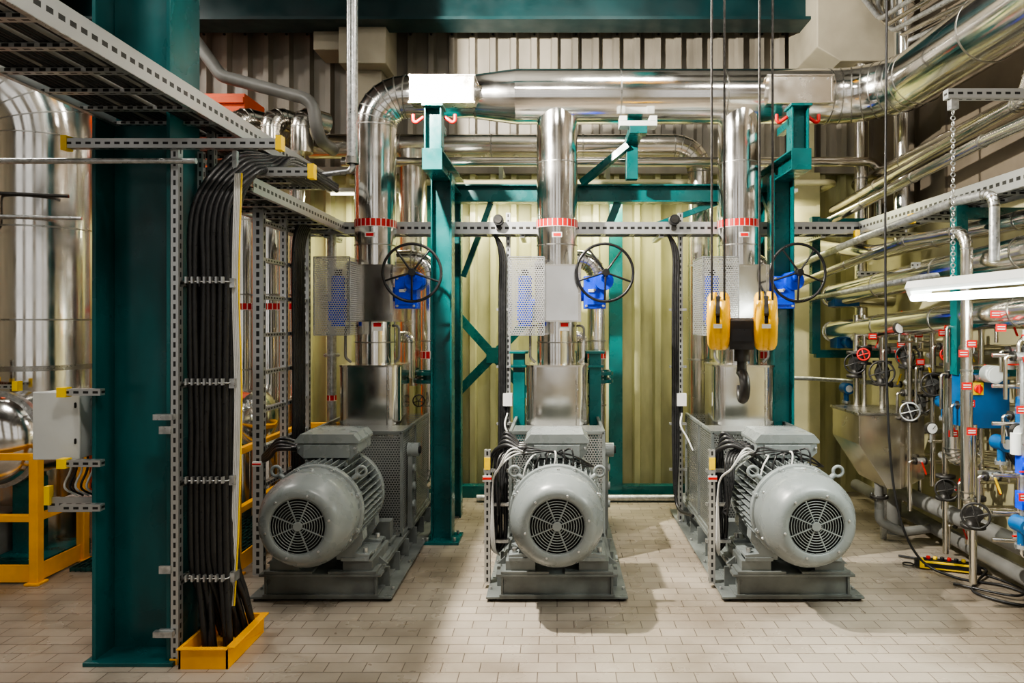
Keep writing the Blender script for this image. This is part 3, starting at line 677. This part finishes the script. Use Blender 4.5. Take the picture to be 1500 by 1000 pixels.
d=rdrop(); a=d.build(); d.build((1.515,0,0),mesh=a.data)

# ------------------------------------------------------------ crane hook
o=MB('crane_hook_block')
for cx in (-.112,.112):
    for s in (-1,1):
        o.lathe((cx,0,1.80),(s,0,0),[(0,.056),(.07,.056),(.120,.053),(.138,.044),(.145,.030),(.146,.009),(.09,.008),(0,.008)],'yelh',48)
        o.cyl((cx+s*.05,0,1.80),(cx+s*.060,0,1.80),.022,'yelh',6)
    o.cyl((cx-.010,0,1.8),(cx+.010,0,1.8),.120,'black',36)
    o.prism([(math.cos(math.radians(t))*.146,1.80+math.sin(math.radians(t))*.146) for t in range(-175,0,10)],'x',cx-.010,cx+.010,'yelh')
    o.bar((cx,-.149,1.83),(cx,-.08,1.915),.020,.02,'black')
    o.box(cx-.02,cx+.02,-.149,-.141,1.765,1.785,'white')
o.cyl((-.08,0,1.78),(.08,0,1.78),.035,'iron',16); o.box(-.058,.058,-.05,.05,1.66,1.80,'iron'); o.box(-.05,.05,-.06,.06,1.70,1.76,'black'); o.cyl((0,0,1.68),(0,0,1.60),.038,'iron',18); o.cyl((0,0,1.62),(0,0,1.54),.024,'iron',14)
hk=[]; rd=[]
for k in range(17):
    t=math.radians(100-k*17.5); R=.055
    dx=math.cos(t)*R; hk.append(V((dx*.28,-dx,1.475+math.sin(t)*R*1.2))); rd.append(.025 if k<10 else .025-.0023*(k-9))
o.sweep([(0,0,1.57)]+hk,[.023]+rd,'iron',12)
for x in (-.142,-.082,.082,.142): o.cyl((x,-.10,1.82),(x*1.0,-.10,CH),.0055,'rope',8)
ho=o.build((.92,3.4,0)); ho.rotation_euler=(0,0,-.26)
o=MB('crane_trolley'); o.box(.6,1.25,3.0,3.7,5.75,5.98,'yellow'); o.ibeam((.92,-1,5.9),(.92,6,5.9),.2,.2,'teal'); o.build()
o=MB('pendant_control_cable'); o.sweep(spline([(2.40,4.95,CH),(2.39,4.95,4),(2.38,4.95,2.4),(2.40,4.95,1.1),(2.46,4.93,.45),(2.60,4.9,.10),(2.78,4.75,.015),(3.02,4.6,.015),(3.08,4.35,.015),(2.9,4.3,.015),(2.75,4.5,.015),(2.9,4.7,.015),(3.05,4.85,.03),(2.98,4.93,.04)],8),.009,'cable',8)
o.sweep(spline([(2.6,5.2,.015),(2.9,5.0,.015),(3.1,4.6,.012),(2.95,4.4,.03),(2.7,4.65,.012)],8),.008,'cable',8); o.build()
o=MB('crane_pendant_controller'); A=V((2.64,4.98,.04)); B=V((2.98,4.86,.04)); d=(B-A).normalized(); s=d.cross(V((0,0,1)))
o.bar(A,B,.075,.055,'yel2'); o.bar(A-d*.03,A+d*.02,.06,.045,'black'); o.bar(B-d*.02,B+d*.03,.06,.045,'black'); o.bar(A+d*.03+V((0,0,.03)),B-d*.03+V((0,0,.03)),.06,.008,'black')
o.bar(A+d*.03+s*.038,B-d*.03+s*.038,.006,.03,'black')
for k in range(6):
    c=A+d*(.06+.045*k)+V((0,0,.034)); o.cyl(c,c+V((0,0,.02)),.014,'red' if k in(0,3) else 'yel2' if k%2 else 'black',12)
o.torus(A-d*.07+V((0,0,-.02)),(0,0,1),.035,.006,'iron',20,6); o.build(bevel=.003)

# ------------------------------------------------------------ right side
o=MB('fluorescent_lamp_fixture')
o.prism([(2.04,2.03),(2.16,2.03),(2.175,1.99),(2.16,1.972),(2.04,1.972),(2.025,1.99)],'y',2.6,3.98,'cab')
o.prism([(2.035,1.972),(2.165,1.972),(2.14,1.915),(2.06,1.915)],'y',3.94,3.98,'white')
o.prism([(2.035,1.972),(2.165,1.972),(2.14,1.915),(2.06,1.915)],'y',2.6,2.64,'white')
o.cyl((2.055,2.64,1.932),(2.055,3.94,1.932),.019,'tube',14); o.cyl((2.145,2.64,1.932),(2.145,3.94,1.932),.019,'tube',14)
o.build()
o=MB('lamp_hanging_chain')
for yy in (3.62,2.8):
    for k in range(31):
        z=2.035+k*.03; o.torus((2.1,yy,z),(1,0,0) if k%2 else (0,1,0),.011,.0035,'galv',10,5)
    o.bar((2.06,yy,3.0),(3.15,yy,3.0),.05,.05,'slot'); o.box(2.08,2.12,yy-.02,yy+.02,2.92,2.98,'galv')
o.build()
def pp(name,pts,r,mat='clad',bend=.12,cl=True):
    o=MB(name)
    if cl: o.clad(pts,r,mat,bend,28,5,.75)
    else: o.tube(pts,r,mat,bend,14)
    return o
pp('insulated_side_pipe',[(3.1,6.35,2.02),(2.5,6.3,2.02),(2.74,4.0,2.20),(2.86,1.5,2.34)],.10).build()
pp('insulated_side_pipe',[(3.1,6.35,1.70),(2.5,6.3,1.70),(2.72,4.0,1.86),(2.86,1.5,2.0)],.092).build()
pp('small_bore_pipe',[(2.35,6.7,2.66),(2.5,6.4,2.71),(2.56,4.1,2.88),(2.66,2.5,2.95)],.038,'clad2').build()
pp('small_bore_pipe',[(2.75,6.8,2.9),(2.78,5.0,3.05),(2.8,4.1,3.12),(2.8,4.0,3.3),(2.85,2.6,3.4)],.045,'clad2').build()
pp('small_bore_pipe',[(2.6,6.8,2.55),(2.62,5.6,2.36),(2.85,4.2,2.42),(2.95,2.6,2.45)],.06,'clad').build()
pp('small_bore_pipe',[(3.0,6.8,3.15),(3.02,5.0,3.2),(3.02,2.5,3.25)],.07,'clad2').build()
pp('small_bore_pipe',[(2.2,6.6,2.12),(2.25,6.3,2.15),(2.48,4.85,2.37),(2.55,4.25,2.37),(2.55,4.25,.62),(3.13,4.3,.6)],.034,'clad2',.12).build()
pp('small_bore_pipe',[(2.25,6.6,2.3),(2.4,5.4,2.45),(2.5,4.3,2.55),(2.55,3.98,2.55),(2.55,3.98,2.15)],.028,'galv',.08).build()
pp('small_bore_pipe',[(2.3,6.7,1.98),(2.3,6.3,2.0),(2.6,4.6,2.12),(2.95,4.5,2.12)],.022,'galv',.08,False).build()
pp('small_bore_pipe',[(2.2,6.6,1.25),(2.45,6.5,1.25),(2.9,6.0,1.25)],.02,'galv',.08,False).build()
pp('riser_pipe',[(3.05,6.0,2.4),(3.05,6.0,CH)],.085).build()
pp('riser_pipe',[(2.85,6.4,1.7),(2.85,6.4,CH)],.06,'clad2').build()
pp('drain_pipe',[(2.70,4.65,1.75),(2.70,4.65,.88),(3.13,4.65,.84)],.062,'clad',.06).build()
for k in range(5):
    pp('instrument_tube',[(2.78+.07*k,6.25,5.6),(2.78+.07*k,6.22,4.75-.05*k),(2.84+.055*k,6.0,4.45-.05*k),(2.95+.04*k,4.4,4.3-.08*k)],.022,'clad2' if k%2 else 'galv',.15,False).build()
pp('floor_level_pipe',[(3.02,6.9,.15),(3.02,4.6,.15),(3.02,3.0,.15)],.055,'pipeg',cl=False).build()
pp('floor_level_pipe',[(2.86,5.8,.0),(2.86,5.8,.38),(2.86,3.2,.44)],.06,'pipeg',cl=False).build()
o=MB('teal_pipe_bracket')
for x,y,z0,z1 in ((2.36,6.25,1.5,2.75),(2.62,4.45,1.45,2.55)):
    o.bar((x,y,z0),(x,y,z1),.075,.075,'teal'); 
    for z in (z0,z1-.05): o.bar((x,y,z),(3.14,y,z),.07,.07,'teal')
o.bar((2.6,3.7,2.93),(3.14,3.7,2.93),.06,.05,'teal'); o.build(bevel=.002)
o=MB('side_bracket_strut')
for y in (3.5,4.9,5.8): o.bar((2.55,y,2.53),(3.16,y,2.53),.04,.04,'slot'); o.box(2.53,2.56,y-.03,y+.03,2.50,2.57,'yel2'); o.bar((2.55,y,2.2),(3.16,y,2.2),.04,.04,'slot')
o.build()
o=MB('stainless_drain_hopper')
y0,y1=5.2,5.7
o.prism([(2.30,1.08),(2.80,1.08),(2.80,.60),(2.62,.52),(2.52,.52),(2.30,.86)],'y',y0,y1,'clad2')
o.prism([(2.285,1.08),(2.815,1.08),(2.815,1.10),(2.285,1.10)],'y',y0-.015,y1+.015,'seam')
o.cyl((2.57,5.45,.55),(2.57,5.45,.30),.035,'pipeg',14); o.flange((2.57,5.45,.40),(0,0,1),.07,.02,'iron',4); o.tube([(2.57,5.45,.32),(2.57,5.45,.2),(2.75,5.45,.12),(3.02,5.45,.15)],.035,'pipeg',.08,12)
o.bar((2.7,5.65,0),(2.7,5.65,.7),.04,.04,'galv'); o.bar((2.8,5.6,.9),(3.16,5.6,.9),.04,.04,'galv'); o.build(bevel=.003)
def valve(o,c,ax,r=.04,wax=(-1,-.6,0),wm='iron',R=.075,body='iron'):
    c=V(c);ax=V(ax).normalized();w=V(wax).normalized()
    o.lathe(c,ax,[(r*.6,-r*2.2),(r*1.6,-r*2.2),(r*1.6,-r*1.7),(r*.8,-r*1.6),(r*1.3,-r*.4),(r*1.3,r*.4),(r*.8,r*1.6),(r*1.6,r*1.7),(r*1.6,r*2.2),(r*.6,r*2.2)],body,18)
    o.cyl(c,c+w*r*2.4,r*.7,body,12); o.cyl(c+w*r*2,c+w*r*2.3,r*1.1,body,12); o.cyl(c,c+w*r*3.6,r*.2,'galv',8); o.wheel(c+w*r*3.6,w,R,wm,.007,4,.01)
vset=[((2.62,5.5,1.38),.045,'iron',.09),((2.50,5.7,1.44),.05,'black',.08),((2.72,5.3,1.52),.04,'iron',.08),((2.78,5.05,1.33),.04,'iron',.08),((2.66,5.15,1.12),.035,'galv',.065),((2.86,5.0,1.55),.035,'red',.05),
      ((2.86,4.6,1.36),.035,'iron',.07),((2.62,4.3,.60),.045,'iron',.075),((2.52,5.6,1.52),.035,'red',.045),((2.9,5.45,1.15),.04,'iron',.08),((2.76,4.85,.62),.04,'iron',.07),((2.85,4.1,1.62),.035,'iron',.06),((2.95,4.9,.95),.04,'iron',.06)]
for c,r,wm,R in vset:
    o=MB('shutoff_valve'); valve(o,c,(0,0,1),r,(-.5,-1,.1),wm,R,'iron' if random.random()<.6 else 'pipeg')
    o.cyl((c[0],c[1],c[2]-r*2),(c[0],c[1],max(.15,c[2]-.75)),r*.5,'clad2',10); o.cyl((c[0],c[1],c[2]+r*2),(c[0],c[1],min(1.85,c[2]+.55)),r*.55,'clad2',10)
    o.tube([(c[0],c[1],c[2]+.2),(c[0],c[1]+.1,c[2]+.22),(3.17,c[1]+.1,c[2]+.22)],r*.45,'galv',.05,8); o.build()
random.seed(21)
o=MB('ball_valve_bank')
for k in range(42):
    y=random.uniform(3.7,5.7); x=random.uniform(2.58,2.98); z=random.choice((.35,.55,.72,.9,1.05,1.25,1.45,1.6,1.78))+random.uniform(-.03,.03)
    o.cyl((x,y,z),(3.17,y,z),.012,'clad2',8); o.cyl((x-.03,y,z),(x+.03,y,z),.024,'galv',10); o.cyl((x-.045,y,z),(x-.03,y,z),.030,'iron',6); o.cyl((x+.03,y,z),(x+.045,y,z),.030,'iron',6)
    o.cyl((x,y,z),(x,y-.045,z),.008,'galv',8); o.bar((x-.01,y-.045,z),(x+.02,y-.05,z+random.choice((-.09,.09))),.016,.007,'red' if k%3 else 'yel2')
    o.tube([(x-.04,y,z),(x-.08,y,z),(x-.08,y,z-random.uniform(.12,.3))],.011,'clad2',.03,8)
o.build()
for x,y,z,r_ in ((2.60,4.35,1.62,.045),(2.66,3.95,1.16,.05),(2.55,5.1,1.75,.045),(2.62,4.8,1.05,.04),(2.72,3.75,.80,.045)):
    o=MB('pressure_gauge'); o.cyl((x,y,z),(x,y-.035,z),r_,'iron',24); o.cyl((x,y-.035,z),(x,y-.037,z),r_*.88,'white',24); o.bar((x,y-.039,z-.005),(x+r_*.5,y-.039,z+r_*.5),.004,.003,'black'); o.cyl((x,y-.015,z-r_),(x,y-.015,z-r_-.06),.009,'galv',8)
    o.tube([(x,y-.015,z-r_-.05),(x,y+.02,z-r_-.06),(3.17,y+.02,z-r_-.06)],.010,'clad2',.02,8); o.build()
for x,y,z in ((2.70,4.15,1.06),(2.78,4.9,1.22),(2.60,3.82,.66),(2.50,5.9,1.22)):
    o=MB('blue_pressure_transmitter'); o.cyl((x,y+.05,z),(x,y-.05,z),.045,'blued',24); o.cyl((x,y-.05,z),(x,y-.06,z),.048,'blued',24); o.cyl((x,y-.06,z),(x,y-.062,z),.03,'cab',20); o.cyl((x,y,z-.04),(x,y,z-.12),.022,'blued',14); o.flange((x,y,z-.12),(0,0,1),.035,.02,'galv',4); o.tube([(x,y,z-.12),(x,y,z-.18),(3.17,y,z-.18)],.011,'clad2',.03,8); o.build()
o=MB('sampling_manifold')
for k,(x,y) in enumerate(((2.72,4.02),(2.80,4.12),(2.66,3.9),(2.9,4.2),(2.75,3.75),(2.84,3.95))):
    o.tube([(3.13,y,1.70-.05*k),(x,y,1.70-.05*k),(x,y,.45+.06*k),(3.13,y,.40+.06*k)],.014+.003*(k%2),'galv' if k%3 else 'clad2',.05,10)
for z in (1.42,1.2,.9,.68,1.6,.52): o.tube([(2.55,4.0,z),(2.75,3.95,z),(3.17,3.95,z+.03)],.013,'clad2',.04,8)
for k,(x,y,z) in enumerate(((2.66,3.86,1.72),(2.62,3.95,1.55),(2.74,4.0,1.02),(2.66,3.88,.95),(2.74,4.0,.72),(2.72,3.9,1.38),(2.8,4.1,1.8),(2.7,4.0,.55))):
    o.cyl((x,y,z-.03),(x,y,z+.03),.024,'white' if k%3==0 else 'pipeg',12); o.bar((x-.05,y-.03,z),(x+.03,y-.03,z),.012,.008,'red'); 
o.cyl((2.70,4.28,1.47),(2.70,4.20,1.47),.055,'cab',24); o.cyl((2.70,4.20,1.47),(2.70,4.195,1.47),.045,'white',24)
for z in (.98,.78): 
    o.cyl((2.66,3.86,z),(2.66,3.80,z),.03,'blue',16); o.box(2.63,2.69,3.86,3.92,z-.05,z+.05,'blue')
o.cyl((2.62,3.9,1.04),(2.62,3.9,1.16),.028,'white',14)
o.build()
o=MB('hose_bundle')
for k in range(3): o.sweep(spline([(2.86,4.35,1.12),(2.84,4.25+.03*k,.95),(2.9,4.2,.85+.03*k),(3.0,4.2,.95),(3.13,4.3,1.0)],6),.014,'cable',8)
for k in range(2): o.sweep(spline([(2.70+.04*k,3.8,.70),(2.62+.04*k,3.75,.45),(2.60,3.7,.25),(2.8,3.65,.3),(3.1,3.7,.4)],6),.016,'black',8)
o.build()
o=MB('blue_control_cabinet'); o.box(2.60,2.88,4.36,4.50,1.12,1.46,'blued'); o.box(2.595,2.885,4.35,4.365,1.115,1.465,'blued'); o.box(2.63,2.71,4.335,4.35,1.33,1.41,'yel2'); o.cyl((2.67,4.335,1.37),(2.67,4.315,1.37),.025,'red',16); o.bar((2.67,4.31,1.34),(2.67,4.31,1.40),.012,.012,'red')
o.box(2.88,3.17,4.42,4.46,1.2,1.24,'galv'); o.box(2.88,3.17,4.42,4.46,1.36,1.40,'galv'); o.build(bevel=.004)
o=MB('blue_instrument_box'); o.box(2.68,2.86,3.88,4.0,1.20,1.36,'blued'); o.cyl((2.77,3.88,1.28),(2.77,3.86,1.28),.05,'cab',20); o.box(2.86,3.17,3.92,3.96,1.25,1.29,'galv'); o.build(bevel=.01)
o=MB('blue_actuator_box'); o.box(2.44,2.66,6.0,6.15,1.93,2.05,'blued'); o.cyl((2.55,6.0,1.62),(2.55,5.9,1.62),.06,'blued',16); o.box(2.46,2.62,6.0,6.15,1.56,1.66,'blued'); o.build(bevel=.004)
o=MB('pipe_identification_tags')
for x,y,z in ((2.60,4.05,1.84),(2.60,4.0,1.76),(2.50,4.2,1.60),(2.52,4.2,1.40),(2.60,4.3,1.28),(2.55,4.2,1.12),(2.62,5.2,1.62),(2.7,5.1,1.7),(2.66,5.0,1.5),(2.55,4.2,1.66),(2.62,3.85,1.3),(2.68,3.8,1.08),(2.6,3.8,.82),(2.45,5.3,1.68),(2.6,4.6,1.72),(2.64,4.55,1.05),(2.72,3.7,1.5)):
    o.box(x-.03,x+.03,y-.004,y,z-.022,z+.022,'red'); o.box(x-.022,x+.022,y-.006,y-.003,z+.004,z+.010,'white'); o.box(x-.022,x+.022,y-.006,y-.003,z-.010,z-.004,'white'); o.cyl((x,y,z),(x+.02,y+.08,z),.004,'galv',6)
o.build()

# ------------------------------------------------------------ lamps
G=0.74
def lampfix(name,c,w,d,em='lampg'):
    o=MB(name); x,y,z=c
    o.prism([(x-w/2,z),(x+w/2,z),(x+w/2*.6,z+.12),(x-w/2*.6,z+.12)],'y',y-d/2,y+d/2,'cab'); o.box(x-w/2*.9,x+w/2*.9,y-d/2*.9,y+d/2*.9,z-.006,z,em)
    o.cyl((x,y,z+.1),(x,y,CH),.012,'galv',8); return o.build()
def area(name,loc,tgt,sx,sy,p,col):
    l=bpy.data.lights.new(name,'AREA'); l.shape='RECTANGLE'; l.size=sx; l.size_y=sy; l.energy=p*G; l.color=col
    ob=bpy.data.objects.new(name,l); ob.location=loc; ob.rotation_euler=(V(tgt)-V(loc)).to_track_quat('-Z','Y').to_euler(); bpy.context.scene.collection.objects.link(ob); return ob
o=MB('floodlight_fixture'); o.box(-1.62,-1.42,4.02,4.28,3.85,4.05,'cab'); o.box(-1.42,-1.415,4.04,4.26,3.87,4.03,'lampg'); o.cyl((-1.52,4.15,4.05),(-1.52,4.15,CH),.015,'galv',8); o.build(bevel=.005)
l=bpy.data.lights.new('floodlight_lamp','SPOT'); l.energy=2050*G; l.color=(1,.94,.83); l.spot_size=math.radians(170); l.spot_blend=0.05; l.shadow_soft_size=.05
ob=bpy.data.objects.new('floodlight_lamp',l); ob.location=(-1.33,4.15,3.95); a_=math.radians(8.4+85)
ob.rotation_euler=V((math.sin(a_),0,-math.cos(a_))).to_track_quat('-Z','Y').to_euler(); bpy.context.scene.collection.objects.link(ob)
for x,y,p in ((-.2,1.2,105),(2.1,2.4,75),(-3.6,2.6,105),(0.6,4.6,40),(-4.8,5.0,130)):
    lampfix('high_bay_fixture',(x,y,5.2),.9,.35); area('high_bay_lamp',(x,y,5.18),(x,y+.3,0),.85,.32,p,(1,.95,.87))
for x,p in ((-.55,44),(.5,44),(2.0,42),(-1.9,28)):
    o=MB('tube_light_fixture'); o.box(x-.35,x+.35,6.66,6.74,3.06,3.10,'cab'); o.cyl((x-.32,6.70,3.045),(x+.32,6.70,3.045),.012,'tubew',10); o.box(x-.02,x+.02,6.68,6.72,3.1,3.35,'cab'); o.bar((x,6.70,3.3),(x,7.08,3.3),.03,.03,'cab'); o.build()
    area('tube_light',(x,6.70,3.02),(x,6.9,0),.65,.08,p,(1,.95,.64))
area('fluorescent_lamp',(2.1,3.28,1.90),(2.4,3.4,0),.12,1.2,42,(.93,1,.92))

w=bpy.data.worlds.new('outside_fill'); bpy.context.scene.world=w; w.use_nodes=True  # even world light, added as fill through the front openings
bg=w.node_tree.nodes['Background']; bg.inputs[0].default_value=(.97,.95,.92,1); bg.inputs[1].default_value=1.25*G

cam=bpy.data.cameras.new('camera'); co=bpy.data.objects.new('camera',cam); bpy.context.scene.collection.objects.link(co)
co.location=(0,0,1.8); co.rotation_euler=(math.pi/2,0,0); cam.sensor_width=36; cam.lens=24; cam.shift_x=-0.044; cam.shift_y=-0.02; cam.clip_start=.05
bpy.context.scene.camera=co
